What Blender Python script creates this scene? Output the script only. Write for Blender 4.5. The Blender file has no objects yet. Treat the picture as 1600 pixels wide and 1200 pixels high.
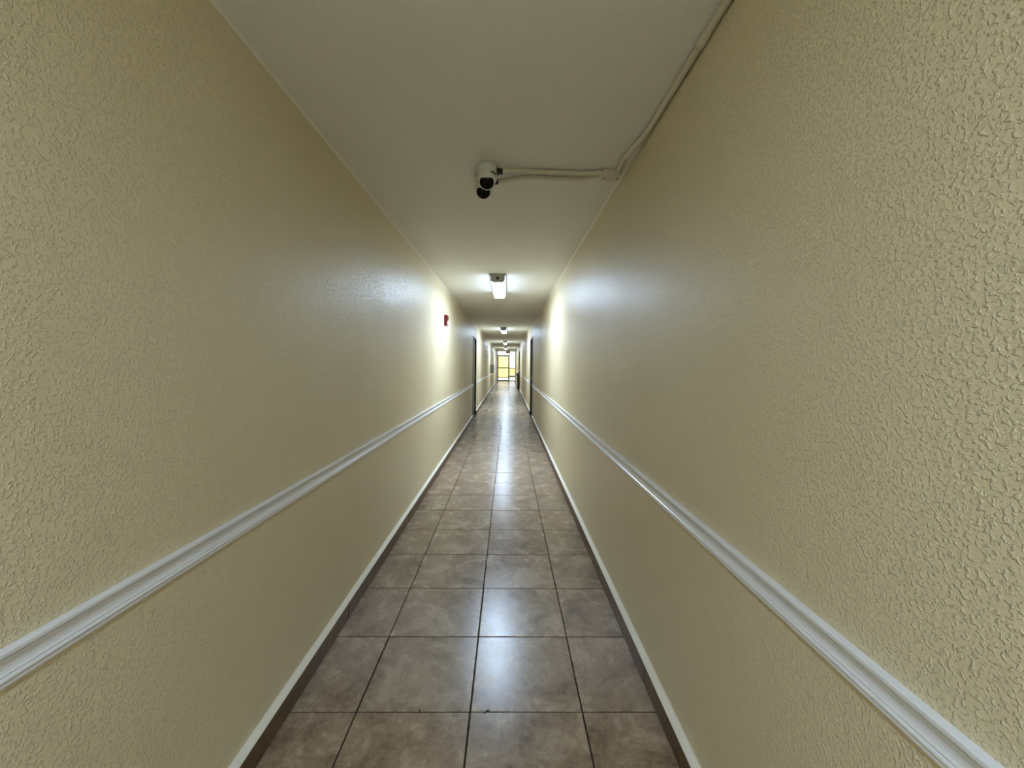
import bpy, math, random
from mathutils import Matrix, Vector, Euler
random.seed(7)
S = bpy.context.scene
col = S.collection
PI = math.pi

# ------------------------------------------------------------------ camera
F, SH, YAW, ROLL, CAMZ = 643.1, 31.6, 0.0103, 0.0087, 1.40
cd = bpy.data.cameras.new('camera'); cam = bpy.data.objects.new('camera', cd); col.objects.link(cam)
cd.sensor_fit = 'HORIZONTAL'; cd.sensor_width = 36; cd.lens = F / 1600 * 36
cd.shift_y = -SH / 1600; cd.clip_start = 0.02; cd.clip_end = 300
cam.matrix_world = (Matrix.Translation((0, 0, CAMZ)) @ Matrix.Rotation(-YAW, 4, 'Z')
                    @ Matrix.Rotation(PI / 2, 4, 'X') @ Matrix.Rotation(ROLL, 4, 'Z'))
S.camera = cam

# ------------------------------------------------------------------ sky, exposure
LAMP = 20.0                 # radiance of the fluorescent lenses
LAMP_COL = (0.69, 0.90, 1.18)
wd = bpy.data.worlds.new('sky'); S.world = wd; wd.use_nodes = True
bg = wd.node_tree.nodes['Background']
bg.inputs[0].default_value = (0.85, 0.95, 1.05, 1); bg.inputs[1].default_value = 0.85
S.view_settings.view_transform = 'Standard'; S.view_settings.look = 'None'
S.view_settings.gamma = 1; S.view_settings.use_curve_mapping = False
S.view_settings.exposure = 1.82

# ------------------------------------------------------------------ helpers
def at(px, py, x=None, y=None, z=None):
    """photo pixel -> point where its ray meets the plane x=, y= or z="""
    u, v = px - 800, py - 600 + SH
    cr, sr = math.cos(ROLL), math.sin(ROLL)
    u, v = u * cr + v * sr, -u * sr + v * cr
    X, Y, Z = u / F, 1.0, -v / F
    cy, sy = math.cos(YAW), math.sin(YAW)
    d = Vector((X * cy + Y * sy, -X * sy + Y * cy, Z))
    if y is not None: t = y / d.y
    elif x is not None: t = x / d.x
    else: t = (z - CAMZ) / d.z
    return Vector((0, 0, CAMZ)) + d * t

def lin(r, g, b):
    f = lambda c: (c / 255 / 12.92) if c <= 10 else ((c / 255 + .055) / 1.055) ** 2.4
    return (f(r), f(g), f(b), 1)

class MB:
    def __init__(s): s.v = []; s.f = []; s.sm = []
    def add(s, vs, fs, smooth=False):
        o = len(s.v); s.v += [tuple(p) for p in vs]
        for f in fs: s.f.append(tuple(i + o for i in f)); s.sm.append(smooth)
        return s
    def box(s, a, b):
        (x0, y0, z0), (x1, y1, z1) = a, b
        return s.add([(x0,y0,z0),(x1,y0,z0),(x1,y1,z0),(x0,y1,z0),(x0,y0,z1),(x1,y0,z1),(x1,y1,z1),(x0,y1,z1)],
                     [(0,3,2,1),(4,5,6,7),(0,1,5,4),(1,2,6,5),(2,3,7,6),(3,0,4,7)])
    def bbox(s, a, b, r):
        """box with all edges chamfered by r"""
        vs = []
        for sx in (0, 1):
            for sy in (0, 1):
                for sz in (0, 1):
                    p = [(a, b)[sx][0], (a, b)[sy][1], (a, b)[sz][2]]
                    i = [(r, -r)[sx], (r, -r)[sy], (r, -r)[sz]]
                    for ax in range(3):
                        q = [p[k] + (0 if k == ax else i[k]) for k in range(3)]
                        vs.append(q)
        idx = lambda x, y, z, ax: ((x * 4 + y * 2 + z) * 3 + ax)
        fs = []
        for ax in range(3):
            o1, o2 = [(1, 2), (2, 0), (0, 1)][ax]
            for sd in (0, 1):
                c = []
                for (m, n) in ((0, 0), (1, 0), (1, 1), (0, 1)):
                    k = [0, 0, 0]; k[ax] = sd; k[o1] = m; k[o2] = n; c.append(idx(*k, ax))
                fs.append(c if sd else c[::-1])
        for ax in range(3):
            o1, o2 = [(1, 2), (2, 0), (0, 1)][ax]
            for m in (0, 1):
                for n in (0, 1):
                    k0 = [0, 0, 0]; k1 = [0, 0, 0]; k1[ax] = 1
                    k0[o1] = k1[o1] = m; k0[o2] = k1[o2] = n
                    fs.append([idx(*k0, o1), idx(*k1, o1), idx(*k1, o2), idx(*k0, o2)])
        for x in (0, 1):
            for y in (0, 1):
                for z in (0, 1): fs.append([idx(x, y, z, 0), idx(x, y, z, 1), idx(x, y, z, 2)])
        return s.add(vs, fs)
    def extrude_y(s, prof, y0, y1, smooth=False, caps=True):
        """closed profile [(x,z)] extruded along y"""
        n = len(prof)
        vs = [(x, y0, z) for x, z in prof] + [(x, y1, z) for x, z in prof]
        fs = [(i, (i + 1) % n, n + (i + 1) % n, n + i) for i in range(n)]
        s.add(vs, fs, smooth)
        if caps: s.add([(x, y0, z) for x, z in prof], [tuple(range(n))[::-1]]); s.add([(x, y1, z) for x, z in prof], [tuple(range(n))])
        return s
    def lathe(s, prof, n=32, c=(0, 0, 0), axis='Z', smooth=True):
        """profile [(r,h)] turned about an axis through c"""
        def P(r, h, a):
            u, w = r * math.cos(a), r * math.sin(a)
            p = {'Z': (u, w, h), 'X': (h, u, w), 'Y': (w, h, u)}[axis]
            return tuple(p[i] + c[i] for i in range(3))
        vs = [P(r, h, 2 * PI * k / n) for r, h in prof for k in range(n)]
        m = len(prof)
        fs = [(i * n + k, i * n + (k + 1) % n, (i + 1) * n + (k + 1) % n, (i + 1) * n + k) for i in range(m - 1) for k in range(n)]
        s.add(vs, fs, smooth)
        s.add(vs[:n], [tuple(range(n))[::-1]]); s.add(vs[-n:], [tuple(range(n))])
        return s
    def tube(s, pts, r, n=14):
        pts = [Vector(p) for p in pts]; rings = []
        for i, p in enumerate(pts):
            t = (pts[min(i + 1, len(pts) - 1)] - pts[max(i - 1, 0)]).normalized()
            u = t.cross(Vector((0, 0, 1)) if abs(t.z) < .9 else Vector((1, 0, 0))).normalized(); w = t.cross(u)
            rr = r[i] if isinstance(r, (list, tuple)) else r
            rings.append([p + u * rr * math.cos(2 * PI * k / n) + w * rr * math.sin(2 * PI * k / n) for k in range(n)])
        vs = [q for g in rings for q in g]; m = len(rings)
        s.add(vs, [(i * n + k, i * n + (k + 1) % n, (i + 1) * n + (k + 1) % n, (i + 1) * n + k) for i in range(m - 1) for k in range(n)], True)
        s.add(rings[0], [tuple(range(n))[::-1]]); s.add(rings[-1], [tuple(range(n))])
        return s
    def mesh(s, name, mat):
        me = bpy.data.meshes.new(name); me.from_pydata(s.v, [], s.f); me.update()
        for p, q in zip(me.polygons, s.sm): p.use_smooth = q
        import bmesh
        b = bmesh.new(); b.from_mesh(me); bmesh.ops.remove_doubles(b, verts=b.verts, dist=1e-6) if not any(s.sm) else None
        bmesh.ops.recalc_face_normals(b, faces=b.faces); b.to_mesh(me); b.free()
        if mat: me.materials.append(mat)
        return me
    def build(s, name, mat, parent=None, loc=(0, 0, 0)):
        o = bpy.data.objects.new(name, s.mesh(name, mat)); col.objects.link(o); o.location = loc
        if parent: o.parent = parent
        return o

def smooth_path(pts, k=6):
    pts = [Vector(p) for p in pts]; P = [pts[0]] + pts + [pts[-1]]; out = []
    for i in range(1, len(P) - 2):
        for j in range(k):
            t = j / k; a, b, c, d = P[i - 1], P[i], P[i + 1], P[i + 2]
            out.append(.5 * (2 * b + (c - a) * t + (2 * a - 5 * b + 4 * c - d) * t * t + (3 * b - a - 3 * c + d) * t ** 3))
    return out + [pts[-1]]

def thing(name, label, cat, loc=(0, 0, 0), group=None):
    o = bpy.data.objects.new(name, None); col.objects.link(o); o.location = loc; o.empty_display_size = .05
    return tag(o, label, cat, group)
def tag(o, label, cat, group=None):
    o['label'] = label; o['category'] = cat
    if group: o['group'] = group
    return o
def struct(o, label=None, cat=None):
    o['kind'] = 'structure'
    if label: o['label'] = label
    if cat: o['category'] = cat
    return o

# ------------------------------------------------------------------ materials
def mat(name, color, rough=.5, spec=.5, metal=0, coat=0, emit=None, strength=0):
    m = bpy.data.materials.new(name); m.use_nodes = True
    b = m.node_tree.nodes['Principled BSDF']
    b.inputs['Base Color'].default_value = color; b.inputs['Roughness'].default_value = rough
    b.inputs['Specular IOR Level'].default_value = spec; b.inputs['Metallic'].default_value = metal
    b.inputs['Coat Weight'].default_value = coat; b.inputs['Coat Roughness'].default_value = .12
    if emit: b.inputs['Emission Color'].default_value = (*emit, 1); b.inputs['Emission Strength'].default_value = strength
    return m
class NT:
    def __init__(s, m): s.t = m.node_tree; s.b = s.t.nodes['Principled BSDF']
    def n(s, kind, **kw):
        x = s.t.nodes.new(kind)
        for k, v in kw.items(): setattr(x, k, v)
        return x
    def l(s, a, b): s.t.links.new(a, b)
    def noise(s, vec, scale, detail=3, rough=.5, dist=0, dims='3D', w=None):
        x = s.n('ShaderNodeTexNoise', noise_dimensions=dims)
        x.inputs['Scale'].default_value = scale; x.inputs['Detail'].default_value = detail
        x.inputs['Roughness'].default_value = rough; x.inputs['Distortion'].default_value = dist
        if vec: s.l(vec, x.inputs['Vector'])
        if w: s.l(w, x.inputs['W'])
        return x
    def ramp(s, fac, stops):
        x = s.n('ShaderNodeValToRGB'); e = x.color_ramp.elements
        while len(e) < len(stops): e.new(.5)
        for q, (p, c) in zip(e, stops): q.position = p; q.color = c
        s.l(fac, x.inputs[0]); return x
    def math(s, op, a, b=None, c=None):
        x = s.n('ShaderNodeMath', operation=op)
        for i, q in enumerate((a, b, c)):
            if q is None: continue
            if isinstance(q, (int, float)): x.inputs[i].default_value = q
            else: s.l(q, x.inputs[i])
        return x.outputs[0]
    def mix(s, fac, a, b, blend='MIX'):
        x = s.n('ShaderNodeMix', data_type='RGBA', blend_type=blend)
        for i, q in ((0, fac), (6, a), (7, b)):
            if isinstance(q, (int, float, tuple)): x.inputs[i].default_value = q
            else: s.l(q, x.inputs[i])
        return x.outputs[2]
    def bump(s, h, strength, dist):
        x = s.n('ShaderNodeBump'); x.inputs['Strength'].default_value = strength; x.inputs['Distance'].default_value = dist
        s.l(h, x.inputs['Height']); s.l(x.outputs[0], s.b.inputs['Normal']); return x
    def coord(s, kind='Object'): return s.n('ShaderNodeTexCoord').outputs[kind]

def plaster(name, c0, c1, rough, scale, depth, worms=True):
    """painted knock-down plaster: flattened worm-like blobs"""
    m = mat(name, c0, rough, .5); T = NT(m); co = T.coord()
    big = T.noise(co, 1.1, 3, .55)
    T.l(T.mix(T.ramp(big.outputs[0], [(.35, (0,0,0,1)), (.68, (1,1,1,1))]).outputs[0], c0, c1), T.b.inputs['Base Color'])
    a = T.noise(co, scale, 2.0, .5, .35)
    ra = T.ramp(a.outputs[0], [(.50, (0,0,0,1)), (.66, (1,1,1,1))])
    b = T.noise(co, scale * 2.6, 2, .5)
    h = T.math('MULTIPLY_ADD', b.outputs[0], .30, ra.outputs[0])
    T.bump(h, 1.0, depth)
    rr = T.noise(co, 2.5, 2)
    T.l(T.math('MULTIPLY_ADD', rr.outputs[0], .12, rough - .06), T.b.inputs['Roughness'])
    return m

M = {}
M['wall'] = plaster('cream_wall_paint', lin(231, 216, 180), lin(227, 211, 173), .38, 140, .0016)
M['ceiling'] = plaster('ceiling_paint', lin(241, 238, 230), lin(238, 234, 225), .55, 130, .0008)
M['rail'] = mat('white_gloss_paint', lin(240, 240, 243), .25, .5)
M['caulk'] = mat('pale_caulk', lin(236, 231, 216), .6, .4)
M['grout'] = mat('dark_grout', lin(40, 32, 25), .85, .3)
T = NT(M['grout']); n_ = T.noise(T.coord(), 3, 2)
T.l(T.ramp(n_.outputs[0], [(.35, lin(30, 24, 19)), (.62, lin(44, 35, 27)), (.72, lin(92, 78, 60))]).outputs[0], T.b.inputs['Base Color'])

def tile_mat(name, stops, rough, seedmul=90):
    m = mat(name, stops[0][1], rough, .5); T = NT(m); co = T.coord()
    info = T.n('ShaderNodeObjectInfo'); w = T.math('MULTIPLY', info.outputs['Random'], seedmul)
    a = T.noise(co, 5.5, 6, .62, .9, '4D', w)
    fine = T.noise(co, 38, 4, .65, .3, '4D', w)
    k = T.math('MULTIPLY_ADD', T.math('SUBTRACT', fine.outputs[0], .5), .45, a.outputs[0])
    c = T.ramp(k, stops).outputs[0]
    tint = T.ramp(info.outputs['Random'], [(0, (.93, .93, .92, 1)), (.5, (1, 1, 1, 1)), (1, (1.0, .97, .94, 1))]).outputs[0]
    c = T.mix(1.0, c, tint, 'MULTIPLY')
    # darker veins
    v = T.noise(co, 7, 4, .6, 1.6, '4D', w)
    vein = T.ramp(T.math('ABSOLUTE', T.math('SUBTRACT', v.outputs[0], .5)), [(0, (1,1,1,1)), (.022, (0,0,0,1))]).outputs[0]
    c = T.mix(T.math('MULTIPLY', vein, .22), c, lin(84, 70, 55))
    T.l(c, T.b.inputs['Base Color'])
    T.l(T.math('MULTIPLY_ADD', a.outputs[0], .16, rough - .08), T.b.inputs['Roughness'])
    wav = T.noise(co, 9, 2, .5, 0, '4D', w)
    T.bump(T.math('MULTIPLY_ADD', fine.outputs[0], .12, wav.outputs[0]), .5, .0012)
    return m
M['tile'] = tile_mat('floor_tile_glaze', [(.30, lin(114, 92, 72)), (.45, lin(147, 125, 101)), (.60, lin(171, 151, 126)), (.75, lin(189, 171, 147))], .265)
M['base'] = tile_mat('base_tile_glaze', [(.30, lin(72, 52, 30)), (.5, lin(98, 74, 46)), (.72, lin(126, 100, 68))], .42)
M['doorleaf'] = mat('dark_grey_door_paint', lin(130, 126, 108), .5, .3)
M['doorframe'] = mat('grey_door_frame_paint', lin(114, 110, 96), .5, .3)
M['chrome'] = mat('brushed_steel', (.6, .6, .58, 1), .25, .5, 1)
M['camwhite'] = mat('camera_white_plastic', lin(222, 222, 212), .35)
M['black'] = mat('black_plastic', lin(14, 14, 14), .35)
M['lensblack'] = mat('black_glossy_window', lin(4, 4, 5), .15, .2)
M['pvc'] = mat('painted_conduit', lin(214, 205, 182), .45)
M['red'] = mat('red_plastic', lin(100, 3, 5), .5, .25)
M['strobe'] = mat('clear_strobe_lens', lin(235, 235, 230), .15)
M['housing'] = mat('light_housing_grey', lin(165, 165, 158), .45)
M['hole'] = mat('knockout_black', lin(10, 10, 10), .6)
M['cabinet'] = mat('grey_cabinet_enamel', lin(92, 92, 78), .5, .3)
M['alu'] = mat('cream_aluminium_frame', lin(226, 214, 186), .35)
M['alugrey'] = mat('grey_aluminium_rail', lin(96, 86, 70), .5, .3)
M['panel'] = mat('cream_panel', lin(238, 226, 196), .4)
M['bag'] = mat('black_nylon', lin(12, 12, 13), .6)
M['grip'] = mat('pink_grip', lin(214, 176, 170), .5)
M['plate'] = mat('beige_cover_plate', lin(176, 160, 118), .4)
M['slot'] = mat('dark_slot', lin(40, 34, 26), .6)
M['yellow'] = mat('yellow_stucco', lin(244, 210, 132), .8)
M['pave'] = mat('pale_paving', lin(226, 220, 206), .5)
T = NT(M['pave']); n_ = T.noise(T.coord(), 4, 3)
T.l(T.ramp(n_.outputs[0], [(.3, lin(214, 206, 190)), (.7, lin(236, 232, 220))]).outputs[0], T.b.inputs['Base Color'])
T = NT(M['yellow']); n_ = T.noise(T.coord(), 3, 4)
T.l(T.ramp(n_.outputs[0], [(.3, lin(238, 200, 120)), (.7, lin(248, 216, 142))]).outputs[0], T.b.inputs['Base Color'])
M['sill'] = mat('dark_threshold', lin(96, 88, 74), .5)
M['exitwhite'] = mat('exit_sign_white', lin(236, 226, 220), .4)
M['exitred'] = mat('exit_sign_red', lin(168, 16, 18), .4, emit=(.7, .02, .02), strength=.06)
# thin pane: mostly clear, mirror at grazing angles
g = bpy.data.materials.new('thin_glass'); g.use_nodes = True; t = g.node_tree; t.nodes.clear()
o_ = t.nodes.new('ShaderNodeOutputMaterial'); mx = t.nodes.new('ShaderNodeMixShader'); tr = t.nodes.new('ShaderNodeBsdfTransparent')
gl = t.nodes.new('ShaderNodeBsdfGlossy'); gl.inputs['Roughness'].default_value = .02; fr = t.nodes.new('ShaderNodeFresnel'); fr.inputs[0].default_value = 1.45
tr.inputs[0].default_value = (.95, .97, .95, 1)
t.links.new(fr.outputs[0], mx.inputs[0]); t.links.new(tr.outputs[0], mx.inputs[1]); t.links.new(gl.outputs[0], mx.inputs[2]); t.links.new(mx.outputs[0], o_.inputs[0])
M['glass'] = g
# fluorescent lens: bright over the tubes, a little dimmer at the sides
m = mat('lit_prismatic_lens', (.9, .95, .95, 1), .3); T = NT(m); co = T.coord()
sp = T.n('ShaderNodeSeparateXYZ'); T.l(co, sp.inputs[0])
ax = T.math('ABSOLUTE', sp.outputs[0])
fall = T.n('ShaderNodeMapRange'); fall.inputs[1].default_value = .058; fall.inputs[2].default_value = .079; fall.inputs[3].default_value = LAMP * 1.3; fall.inputs[4].default_value = LAMP * .09
T.l(ax, fall.inputs[0]); T.l(fall.outputs[0], T.b.inputs['Emission Strength']); T.b.inputs['Emission Color'].default_value = (*LAMP_COL, 1)
M['lens'] = m

# ------------------------------------------------------------------ room
FL, FR = -.855, .608            # feet of the tile skirting
XL, XR = -.883, .636            # wall faces
H = 2.463; Y0, Y1 = -3.2, 33.3; WT = .14
DL = [(10.45, 11.38)]; DR = [(10.45, 11.38), (21.9, 22.8)]; DH = 2.05
def wall(name, x0, x1, doors, label):
    b = MB(); y = Y0
    for a, c in doors:
        b.box((x0, y, -.02), (x1, a, H)); b.box((x0, a, DH), (x1, c, H)); y = c
    b.box((x0, y, -.02), (x1, Y1, H))
    return struct(b.build(name, M['wall']), label, 'wall')
wall('wall_left', XL - WT, XL, DL, 'cream textured corridor wall on the left')
wall('wall_right', XR, XR + WT, DR, 'cream textured corridor wall on the right')
struct(MB().box((XL - WT, Y0 - .14, 2.1), (XR + WT, Y0, H)).box((XL - WT, Y0 - .14, 1.25), (-.72, Y0, 2.1)).box((.47, Y0 - .14, 1.25), (XR + WT, Y0, 2.1)).box((XL - WT, Y0 - .14, -.02), (XR + WT, Y0, 1.25)).build('wall_back', M['wall']), 'cream wall closing the corridor behind the viewer', 'wall')
struct(MB().box((XL - WT, Y0 - .14, H), (XR + WT, Y1 + .1, H + .12)).build('ceiling', M['ceiling']), 'off-white corridor ceiling', 'ceiling')
floor = struct(MB().box((XL - WT, Y0 - .14, -.12), (XR + WT, Y1 + .1, -.0035)).build('floor', M['grout']), 'brown mottled ceramic tile floor with dark grout', 'floor')

# floor tiles: four columns, square, centre line just left of the camera
G = .0052; DZ = .4543; R0 = 1.656
edges = [FL - .01, -.5945, -.1388, .3133, FR + .01]
def tile_mesh(w, d, name='tile'):
    w, d = w - G, d - G; r = .0022; t = .012
    x, y = w / 2, d / 2
    vs = [(-x, -y, -t), (x, -y, -t), (x, y, -t), (-x, y, -t), (-x, -y, -r), (x, -y, -r), (x, y, -r), (-x, y, -r),
          (-x + r, -y + r, 0), (x - r, -y + r, 0), (x - r, y - r, 0), (-x + r, y - r, 0)]
    fs = [(8, 9, 10, 11)] + [(i, (i + 1) % 4, 4 + (i + 1) % 4, 4 + i) for i in range(4)] + [(4 + i, 4 + (i + 1) % 4, 8 + (i + 1) % 4, 8 + i) for i in range(4)]
    return MB().add(vs, fs).mesh(name, M['tile'])
tm = [tile_mesh(edges[i + 1] - edges[i], DZ) for i in range(4)]
r_first = -1; r_last = int((Y1 - R0) / DZ)
for k in range(r_first, r_last + 1):
    for i in range(4):
        o = bpy.data.objects.new('tile', tm[i]); col.objects.link(o); o.parent = floor
        o.location = ((edges[i] + edges[i + 1]) / 2 + random.uniform(-.0008, .0008), R0 + (k + .5) * DZ + random.uniform(-.0008, .0008), random.uniform(-.0004, .0004))
        o.rotation_euler = (random.uniform(-.0012, .0012), random.uniform(-.0012, .0012), random.uniform(-.0012, .0012))
b = MB(); k = r_first - 1
while R0 + (k + .5) * DZ > Y0:
    for i in range(4):
        b.box((edges[i] + G / 2, R0 + k * DZ + G / 2, -.012), (edges[i + 1] - G / 2, R0 + (k + 1) * DZ - G / 2, 0))
    k -= 1
o = b.build('tiles_behind_viewer', M['tile'], floor); o['kind'] = 'stuff'
# chipped tile edges filled with dark grout
for px, py, r in ((655.5, 1110, .006), (762, 1110.5, .009), (757, 1114, .005), (851, 839, .012), (727, 778, .012), (942, 950, .006)):
    p = at(px, py, z=0); n = 9
    ring = [(r * random.uniform(.6, 1.1) * math.cos(2 * PI * q / n), .7 * r * random.uniform(.6, 1.1) * math.sin(2 * PI * q / n)) for q in range(n)]
    MB().add([(x, y, .0011) for x, y in ring] + [(x * 1.1, y * 1.1, -.002) for x, y in ring],
             [tuple(range(n))] + [(q, (q + 1) % n, n + (q + 1) % n, n + q) for q in range(n)]).build('chip', M['slot'], floor, (p.x, p.y, 0))

# skirting of brown tiles with a pale mortar fillet on top
def baseboard(name, xf, xw, doors, label):
    segs = []; y = Y0
    for a, c in doors: segs.append((y, a - .045)); y = c + .045
    segs.append((y, Y1 - .05))
    hb = .088; sgn = 1 if xf > xw else -1
    cap = MB()
    for a, c in segs: cap.extrude_y([(xw, hb - .004), (xf - sgn * .001, hb - .004), (xf - sgn * .001, hb + .001), (xw + sgn * .004, hb + .008), (xw, hb + .013)], a, c)
    root = struct(cap.build(name, M['caulk']), label, 'baseboard')
    L = .4543
    def piece(l):
        return MB().bbox((min(xf, xw) - (xf + xw) / 2, -l / 2 + .0012, -hb / 2 + .001), (max(xf, xw) - (xf + xw) / 2, l / 2 - .0012, hb / 2 - .002), .0018).mesh('base_tile', M['base'])
    full = piece(L)
    for a, c in segs:
        y = a
        while y < c - .02:
            l = min(L, c - y)
            o = bpy.data.objects.new('base_tile', full if l == L else piece(l)); col.objects.link(o); o.parent = root
            o.location = ((xf + xw) / 2 + random.uniform(-.0006, .0006), y + l / 2, hb / 2); y += l
    return root
baseboard('baseboard_left', FL, XL, DL, 'brown tile skirting with pale mortar top along the left wall')
baseboard('baseboard_right', FR, XR, DR, 'brown tile skirting with pale mortar top along the right wall')

# moulded white chair rail, one trim per run between the doors
PROF = [(0, .822), (.005, .822), (.008, .825), (.009, .829), (.0075, .8312), (.0075, .8328), (.0105, .835), (.0125, .8385), (.0115, .842), (.0088, .8440), (.0088, .8456),
        (.0105, .847), (.0080, .852), (.0070, .857), (.0072, .863), (.0085, .869), (.0108, .874), (.0135, .8775), (.0135, .8785), (.0112, .8790), (.0112, .8802), (.0155, .8812), (.0165, .884), (.0165, .890), (.0150, .892), (0, .892)]
nt = 0
for side, xw, doors in ((1, XL, DL), (-1, XR, DR)):
    y = Y0; wn = 'left' if side == 1 else 'right'
    for j, (a, c) in enumerate(doors + [(Y1 - .05, None)]):
        nt += 1
        o = MB().extrude_y([(xw + side * x, z) for x, z in PROF], y + (.045 if j else 0), a - (.045 if c else 0)).build('trim_%d' % nt, M['rail'])
        struct(o, ['white moulded chair rail along the %s wall nearest the viewer', 'white chair rail on the %s wall beyond the grey door', 'white chair rail on the %s wall past the far dark door'][j] % wn, 'chair rail')
        y = c
# caulk bead where walls meet the ceiling
for xw, sgn, wn in ((XL, 1, 'left'), (XR, -1, 'right')):
    nt += 1
    o = MB().extrude_y([(xw, H), (xw + sgn * .007, H), (xw + sgn * .0055, H - .003), (xw + sgn * .003, H - .0055), (xw, H - .007)], Y0, Y1).build('trim_%d' % nt, M['caulk'])
    struct(o, 'thin pale paint line between ceiling and %s wall' % wn, 'trim')

# steel corridor doors set into the walls
def side_door(n, xw, sgn, a, c, label):
    """sgn +1: left wall (faces +x)"""
    fr = MB()
    x0, x1 = sorted((xw - sgn * .10, xw + sgn * .012)); w = .045
    fr.box((x0, a - w, -.003), (x1, a, DH + w)); fr.box((x0, c, -.003), (x1, c + w, DH + w)); fr.box((x0, a, DH), (x1, c, DH + w))
    x0, x1 = sorted((xw - sgn * .095, xw - sgn * .055))          # stop
    root = struct(fr.build('door_%d' % n, M['doorframe']), label, 'door')
    x0, x1 = sorted((xw - sgn * .075, xw - sgn * .030))
    leaf = MB().bbox((x0, a + .003, .008), (x1, c - .003, DH - .003), .002).build('door_leaf', M['doorleaf'], root)
    xk = xw - sgn * .030
    MB().lathe([(.028, 0), (.028, sgn * .006), (.012, sgn * .010), (.012, sgn * .032), (.026, sgn * .040), (.028, sgn * .052), (.018, sgn * .062)], 20, (xk, a + .08, 1.0), 'X').build('door_knob', M['chrome'], leaf)
    for z in (.25, 1.02, 1.82):
        MB().lathe([(.008, -.05), (.008, .05)], 10, (xk + sgn * .006, c - .006, z)).build('hinge', M['chrome'], leaf)
    return root
side_door(1, XL, 1, *DL[0], 'dark grey steel door in the left wall')
side_door(2, XR, -1, *DR[0], 'dark grey steel door in the right wall, nearer of the two')
side_door(3, XR, -1, *DR[1], 'dark grey door far down the right wall behind the black bag')

# glazed exit at the far end: door, transom and side light
YE = Y1
def frame_box(b, x0, x1, z0, z1, d=.05): b.box((x0, YE - d, z0), (x1, YE + d, z1)); return b
b = MB()
frame_box(b, XL, -.815, 0, H); frame_box(b, .59, XR, 0, H); frame_box(b, .10, .16, 0, H)
frame_box(b, -.815, .10, 2.05, 2.11); frame_box(b, -.815, .10, 2.40, H); frame_box(b, .16, .59, 2.40, H)
frame_box(b, .16, .59, 0, .06)
win = struct(b.build('window_1', M['alu']), 'cream aluminium frame around the glazed exit at corridor end', 'window')
MB().box((.16, YE - .03, 1.00), (.59, YE + .03, 1.06)).build('glazing_bar', M['alugrey'], win)
MB().box((.16, YE - .004, .06), (.59, YE + .004, 1.00)).build('pane', M['glass'], win)
MB().box((.16, YE - .004, 1.05), (.59, YE + .004, 2.40)).build('pane', M['glass'], win)
MB().box((-.815, YE - .004, 2.11), (.10, YE + .004, 2.40)).build('pane', M['glass'], win)
b = MB()
for x0, x1 in ((-.81, -.755), (.04, .095)): b.box((x0, YE - .022, .012), (x1, YE + .022, 2.045))
b.box((-.755, YE - .022, 1.99), (.04, YE + .022, 2.045))
dr = struct(b.build('door_4', M['alugrey']), 'glazed exit door at the far end of the corridor', 'door')
MB().box((-.755, YE - .024, .012), (.04, YE + .024, .085)).build('bottom_rail', M['alugrey'], dr)
MB().box((-.755, YE - .024, 1.02), (.04, YE + .024, 1.11)).build('middle_rail', M['alugrey'], dr)
MB().box((-.755, YE - .004, .085), (.04, YE + .004, 1.02)).build('pane', M['glass'], dr)
MB().box((-.755, YE - .004, 1.07), (.04, YE + .004, 1.99)).build('pane', M['glass'], dr)
hb_ = MB().tube([(-.70, YE - .075, 1.045), (-.02, YE - .075, 1.045)], .013)
hb_.box((-.71, YE - .09, 1.025), (-.68, YE - .024, 1.065)); hb_.box((-.04, YE - .09, 1.025), (-.01, YE - .024, 1.065))
hb_.build('push_bar', M['chrome'], dr)
struct(MB().box((XL, YE - .07, -.003), (XR, YE + .09, .009)).build('trim_%d' % (nt + 1), M['sill']), 'dark threshold under the glazed exit', 'threshold')

# unseen window added behind the viewer to brighten the near walls
b = MB()
for x0, x1, z0, z1 in ((-.72, -.67, 1.25, 2.1), (.42, .47, 1.25, 2.1), (-.67, .42, 1.25, 1.3), (-.67, .42, 2.05, 2.1), (-.15, -.10, 1.3, 2.05)): b.box((x0, Y0 - .10, z0), (x1, Y0 - .04, z1))
wb = struct(b.build('window_added', M['alu']), 'cream framed window, unseen, added behind the viewer for fill daylight', 'window')
for x0, x1 in ((-.67, -.15), (-.10, .42)): MB().box((x0, Y0 - .074, 1.3), (x1, Y0 - .066, 2.05)).build('pane', M['glass'], wb)

# outside the exit
struct(MB().box((-8, Y0 - 12, -.12), (10, Y0 - .14, -.004)).build('floor_behind', M['pave']), 'pale paving outside the added window behind the viewer', 'paving')
struct(MB().box((-8, Y1 + .1, -.12), (10, 62, -.004)).build('floor_outside', M['pave']), 'pale sunlit paving beyond the glazed exit', 'paving')
struct(MB().box((-6, 41, .10), (.13, 41.25, 2.12)).build('wall_outside', M['yellow']), 'yellow stucco wall seen through the exit door', 'wall')
MB().box((-6, 41.02, -.004), (.13, 41.23, .10)).build('base_shadow_strip', M['sill'], bpy.data.objects['wall_outside'])  # brown strip, its dark colour standing in for the shadow at the wall foot
pw = struct(MB().box((.13, 42.8, .30), (7, 43.0, .88)).build('wall_parapet', M['yellow']), 'low yellow parapet seen through the side light', 'wall')
MB().box((.13, 42.78, .17), (7, 43.02, .30)).build('base_course', M['panel'], pw)
MB().box((.13, 42.84, -.004), (7, 42.98, .17)).build('painted_shadow_gap', M['sill'], pw)  # solid dark strip painted as the shaded gap below the base course
po = thing('post', 'slim pale post beyond the parapet outside the exit', 'post', (.62, 44.5, -.004))
MB().lathe([(.07, 0), (.07, .03), (.035, .05), (.03, 2.6), (.045, 2.62), (.045, 2.68)], 14).build('shaft', M['exitwhite'], po)
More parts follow.
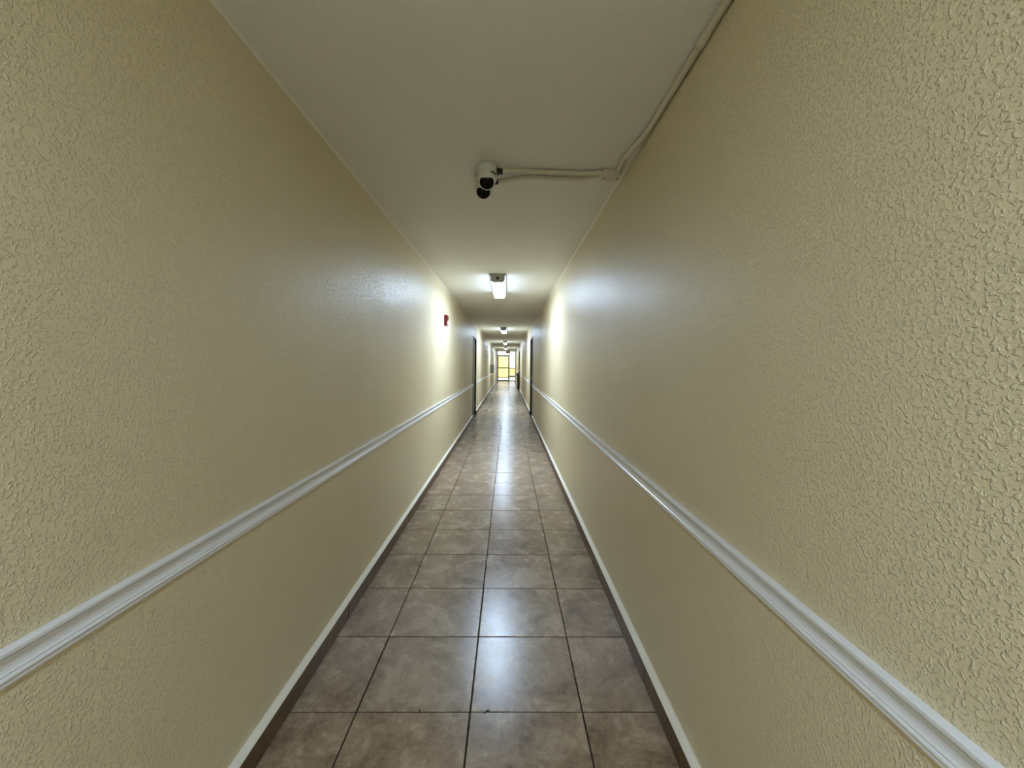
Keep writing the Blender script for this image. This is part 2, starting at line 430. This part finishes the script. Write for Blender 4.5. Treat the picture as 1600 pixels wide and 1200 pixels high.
MB().lathe([(.03, 2.68), (.12, 2.74), (.12, 2.95), (.05, 3.05)], 14).build('lantern', M['cabinet'], po)

# ------------------------------------------------------------------ fluorescent fixtures
LX = (XL + XR) / 2 - .005; LL = 1.28
LP = [(-.080, -.018), (-.082, -.045), (-.080, -.074), (-.060, -.096), (.060, -.096), (.080, -.074), (.082, -.045), (.080, -.018)]
def make_light():
    r = thing('ceiling_light', '', 'light')
    MB().extrude_y([(-.100, 0), (-.104, -.010), (-.096, -.018), (.096, -.018), (.104, -.010), (.100, 0)], 0, LL).build('housing', M['housing'], r)
    for a, c in ((.0, .055), (LL - .055, LL)):
        e = MB().extrude_y([(x * 1.03, z * 1.02 if z < -.03 else z) for x, z in LP], a, c).build('end_cap', M['housing'], r)
        if a == 0:
            MB().lathe([(.018, 0), (.018, -.003)], 18, (0, -.0005, -.056), 'Y').build('knockout', M['hole'], e)
    # ribbed prismatic lens
    MB().extrude_y(LP, .055, LL - .055, caps=False).build('lens', M['lens'], r)
    return r
lights = [(4.85, 'long fluorescent ceiling light nearest the two security cameras'), (11.95, 'second fluorescent ceiling light from the security cameras, above the grey doors'),
          (19.2, 'third fluorescent ceiling light from the security cameras'), (26.6, 'fluorescent ceiling light nearest the exit sign'),
          (-1.95, 'fluorescent ceiling light behind the viewer')]
proto = make_light()
for i, (y, lab) in enumerate(lights):
    if i == 0: r = proto
    else:
        r = proto.copy(); col.objects.link(r)
        for ch in list(proto.children):
            c = ch.copy(); col.objects.link(c); c.parent = r
            for gch in ch.children:
                d = gch.copy(); col.objects.link(d); d.parent = c
    r.location = (LX, y, H); r['label'] = lab; r['group'] = 'fluorescent ceiling lights'

# ------------------------------------------------------------------ security cameras
def make_camera(loc, label, group):
    r = thing('security_camera', label, 'camera', loc, group)
    b = MB().lathe([(.050, 0), (.054, -.003), (.054, -.040), (.0535, -.041), (.0535, -.043), (.054, -.044), (.054, -.074), (.050, -.084), (.046, -.086)], 40).build('base', M['camwhite'], r)
    # slot in the base
    MB().bbox((-.016, -.002, -.0035), (.016, .002, .0035), .001).build('slot', M['black'], b)
    s = b.children[0]; a = math.radians(-48); s.location = (.0535 * math.cos(a), .0535 * math.sin(a), -.058); s.rotation_euler = (0, .12, a + PI / 2)
    # eyeball, looking towards the viewer and down
    R = .046; n = 36; tilt = math.radians(38)
    prof = [(R * math.sin(q), R * math.cos(q)) for q in [math.radians(t) for t in (58, 62, 70, 80, 90, 100, 115, 130, 150, 172)]]
    prof = [(R * .80, R * math.cos(math.radians(58)) + .0005)] + prof
    rot = Euler((PI / 2 + tilt, 0, 0))
    e = MB().lathe(prof, n).build('eyeball', M['camwhite'], r, (0, -.004, -.086)); e.rotation_euler = rot
    lens = MB().lathe([(R * .815, R * .535), (R * .76, R * .60), (R * .55, R * .72), (R * .3, R * .79), (.0006, R * .81)], n).build('lens_window', M['lensblack'], e)
    # cable gland on the side
    MB().lathe([(.019, .048), (.0195, .062), (.016, .066), (.016, .078), (.0135, .084)], 18, (0, .004, -.030), 'X').build('cable_gland', M['black'], r)
    return r
c1 = at(760.3, 250.5, z=H); c2 = at(757, 262, z=H)
C1 = (c1.x, c1.y + .054, H); C2 = (at(757, 275, z=H).x - .004, c1.y + .054 + .125, H)
make_camera(C1, 'white turret security camera on the ceiling, nearer and higher of the pair', 'security cameras')
make_camera(C2, 'white turret security camera tucked behind the nearer one', 'security cameras')

# ------------------------------------------------------------------ conduits and junction box
ZC = H - .016
jb = at(955, 272, z=ZC)
JB = Vector((jb.x, jb.y, H))
r = thing('junction_box', 'small cream junction box in the ceiling corner where conduits meet', 'junction box', JB)
bx = MB().bbox((-.052, -.030, -.036), (.048, .040, 0), .004).build('body', M['pvc'], r)
MB().bbox((-.050, -.028, -.040), (.046, .038, -.036), .0015).build('cover', M['pvc'], bx)
for x in (-.038, .034): MB().lathe([(.004, 0), (.0035, -.002)], 10, (x, .002, -.040)).build('screw', M['slot'], bx)
def conduit(name, pts, rad, label, collars, straps=()):
    path = smooth_path(pts, 8); r = thing(name, label, 'conduit', path[0], 'painted conduits')
    loc = [p - path[0] for p in path]
    MB().tube(loc, rad).build('pipe', M['pvc'], r)
    for f in collars:
        i = min(max(int(f * (len(path) - 1)), 0), len(path) - 2); p = loc[i]; d = (loc[i + 1] - p).normalized()
        MB().tube([p - d * .022, p - d * .021, p + d * .021, p + d * .022], [rad * 1.02, rad * 1.2, rad * 1.2, rad * 1.02]).build('coupling', M['pvc'], r)
    for f in straps:
        i = int(f * (len(path) - 1)); p = loc[i]; d = (loc[i + 1] - p).normalized(); w = rad + .002
        MB().tube([p - d * .008, p + d * .008], w).build('strap', M['pvc'], r)
    return r
RC = .0125
xe = JB.x - .05
conduit('conduit', [(C1[0] + .08, C1[1] + .004, H - .030), (C1[0] + .12, C1[1] + .006, H - .026), at(828, 268, z=ZC), at(867, 269.5, z=ZC), at(905, 271, z=ZC), (xe - .02, JB.y - .013, ZC), (xe + .004, JB.y - .013, ZC)],
        RC, 'cream conduit from the nearer security camera to the junction box', (.97,), (.5,))
conduit('conduit', [(C2[0] + .08, C2[1] + .004, H - .030), (C2[0] + .12, C2[1] - .008, H - .026), at(822, 277, z=ZC), at(867, 277.5, z=ZC), at(905, 278.5, z=ZC), (xe - .02, JB.y + .022, ZC), (xe + .004, JB.y + .022, ZC)],
        RC, 'cream conduit from the rear security camera to the junction box', (.97,), (.5,))
xc = XR - RC - .004
p0 = (JB.x + .030, JB.y - .022, ZC)
pts = [p0, at(969, 261, z=ZC), at(975.5, 247, z=ZC), at(985, 236, z=ZC), at(997, 222, z=ZC), (xc - .002, at(1012.5, 202, z=ZC).y, ZC)]
yb = pts[-1].y if hasattr(pts[-1], 'y') else pts[-1][1]
pts += [(xc, yb - .25, ZC), (xc, at(1093, 65, z=ZC).y, ZC), (xc, 1.1, ZC), (xc, .3, ZC), (xc, -1.5, ZC), (xc, Y0 + .01, ZC)]
cc = conduit('conduit', pts, RC, 'long cream conduit running along the right ceiling corner towards the viewer', (.18, .44, .64))

# ------------------------------------------------------------------ things on the walls
p = at(694.8, 501, x=XL)
r = thing('fire_alarm', 'red fire alarm horn strobe high on the left wall', 'fire alarm', (XL, p.y, p.z))
bd = MB().bbox((0, -.055, -.070), (.040, .055, .078), .005).build('body', M['red'], r)
MB().bbox((.040, -.045, .006), (.048, .045, .068), .004).build('horn_grille', M['red'], bd)
for i in range(4): MB().box((.048, -.036, .016 + i * .012), (.0495, .036, .021 + i * .012)).build('slot', M['slot'], bd)
MB().extrude_y([(.038, -.066), (.056, -.055), (.060, -.035), (.056, -.012), (.038, -.004)], -.034, .034).build('strobe_lens', M['strobe'], r)

r = thing('electrical_cabinet', 'grey metal cabinet on the left wall just above the chair rail', 'cabinet', (XL, 20.7, .93))
bd = MB().bbox((0, 0, 0), (.165, .55, .42), .006).build('body', M['cabinet'], r)
MB().bbox((.165, .012, .012), (.178, .538, .408), .004).build('door', M['cabinet'], bd)
MB().lathe([(.012, .178), (.012, .190), (.009, .194)], 14, (0, .06, .21), 'X').build('latch', M['chrome'], bd)

p = at(734, 636, x=XL)
r = thing('cover_plate', 'small beige outlet cover plate low on the left wall before the grey door', 'outlet', (XL, p.y, p.z))
pl = MB().bbox((0, -.036, -.058), (.006, .036, .058), .002).build('plate', M['plate'], r)
for z in (-.024, .024):
    s = MB().lathe([(.017, .006), (.016, .0075)], 16, (0, 0, z), 'X').build('socket', M['plate'], pl)

# black bag on wheels beside the far right door
r = thing('trolley_bag', 'tall narrow black wheeled bag against the right wall near the far door', 'bag', (XR - .082, 21.25, 0))
b = MB(); n = 20; rings = []
for z, a, c in ((.07, .050, .10), (.09, .062, .115), (.30, .066, .12), (.62, .068, .122), (.80, .070, .122), (.88, .066, .118), (.93, .052, .10), (.95, .030, .07)):
    rings.append([(a * math.copysign(abs(math.cos(2*PI*k/n)) ** .6, math.cos(2*PI*k/n)), c * math.copysign(abs(math.sin(2*PI*k/n)) ** .6, math.sin(2*PI*k/n)), z) for k in range(n)])
vs = [q for g_ in rings for q in g_]; m_ = len(rings)
b.add(vs, [(i*n+k, i*n+(k+1) % n, (i+1)*n+(k+1) % n, (i+1)*n+k) for i in range(m_-1) for k in range(n)], True)
b.add(rings[0], [tuple(range(n))[::-1]]); b.add(rings[-1], [tuple(range(n))])
bg_ = b.build('bag_body', M['bag'], r)
MB().bbox((-.115, -.08, .80), (-.050, .08, .90), .02).build('side_pocket', M['bag'], r)
MB().tube(smooth_path([(.03, -.05, .92), (.035, -.05, 1.10), (.04, -.03, 1.16), (.04, .03, 1.16), (.035, .05, 1.10), (.03, .05, .92)]), .011).build('pull_handle', M['bag'], r)
MB().tube([(.022, -.055, 1.02), (.022, -.055, 1.09)], .022).build('grip', M['grip'], r)
for y in (-.075, .075): MB().lathe([(.030, -.014), (.04, -.010), (.04, .010), (.030, .014)], 20, (.0, y, .042), 'X').build('wheel', M['bag'], r)
MB().box((-.03, -.085, .04), (.03, .085, .085)).build('wheel_frame', M['bag'], r)

# exit sign hung from the ceiling before the glazed end
r = thing('exit_sign', 'exit sign with red letters hanging from the ceiling at corridor end', 'sign', (.02, 31.2, H))
MB().lathe([(.05, 0), (.05, -.012), (.010, -.02), (.010, -.10)], 18).build('stem', M['exitwhite'], r)
sb = MB().bbox((-.16, -.022, -.29), (.16, .022, -.10), .006).build('sign_body', M['exitwhite'], r)
cu = bpy.data.curves.new('exit_text', 'FONT'); cu.body = 'EXIT'; cu.size = .165; cu.align_x = 'CENTER'; cu.extrude = .002; cu.offset = .002
to = bpy.data.objects.new('tmp_text', cu); col.objects.link(to)
dg = bpy.context.evaluated_depsgraph_get(); me = bpy.data.meshes.new_from_object(to.evaluated_get(dg)); bpy.data.objects.remove(to)
me.materials.clear(); me.materials.append(M['exitred'])
tx = bpy.data.objects.new('lettering', me); col.objects.link(tx); tx.parent = sb; tx.location = (0, -.024, -.26); tx.rotation_euler = (PI / 2, 0, 0)
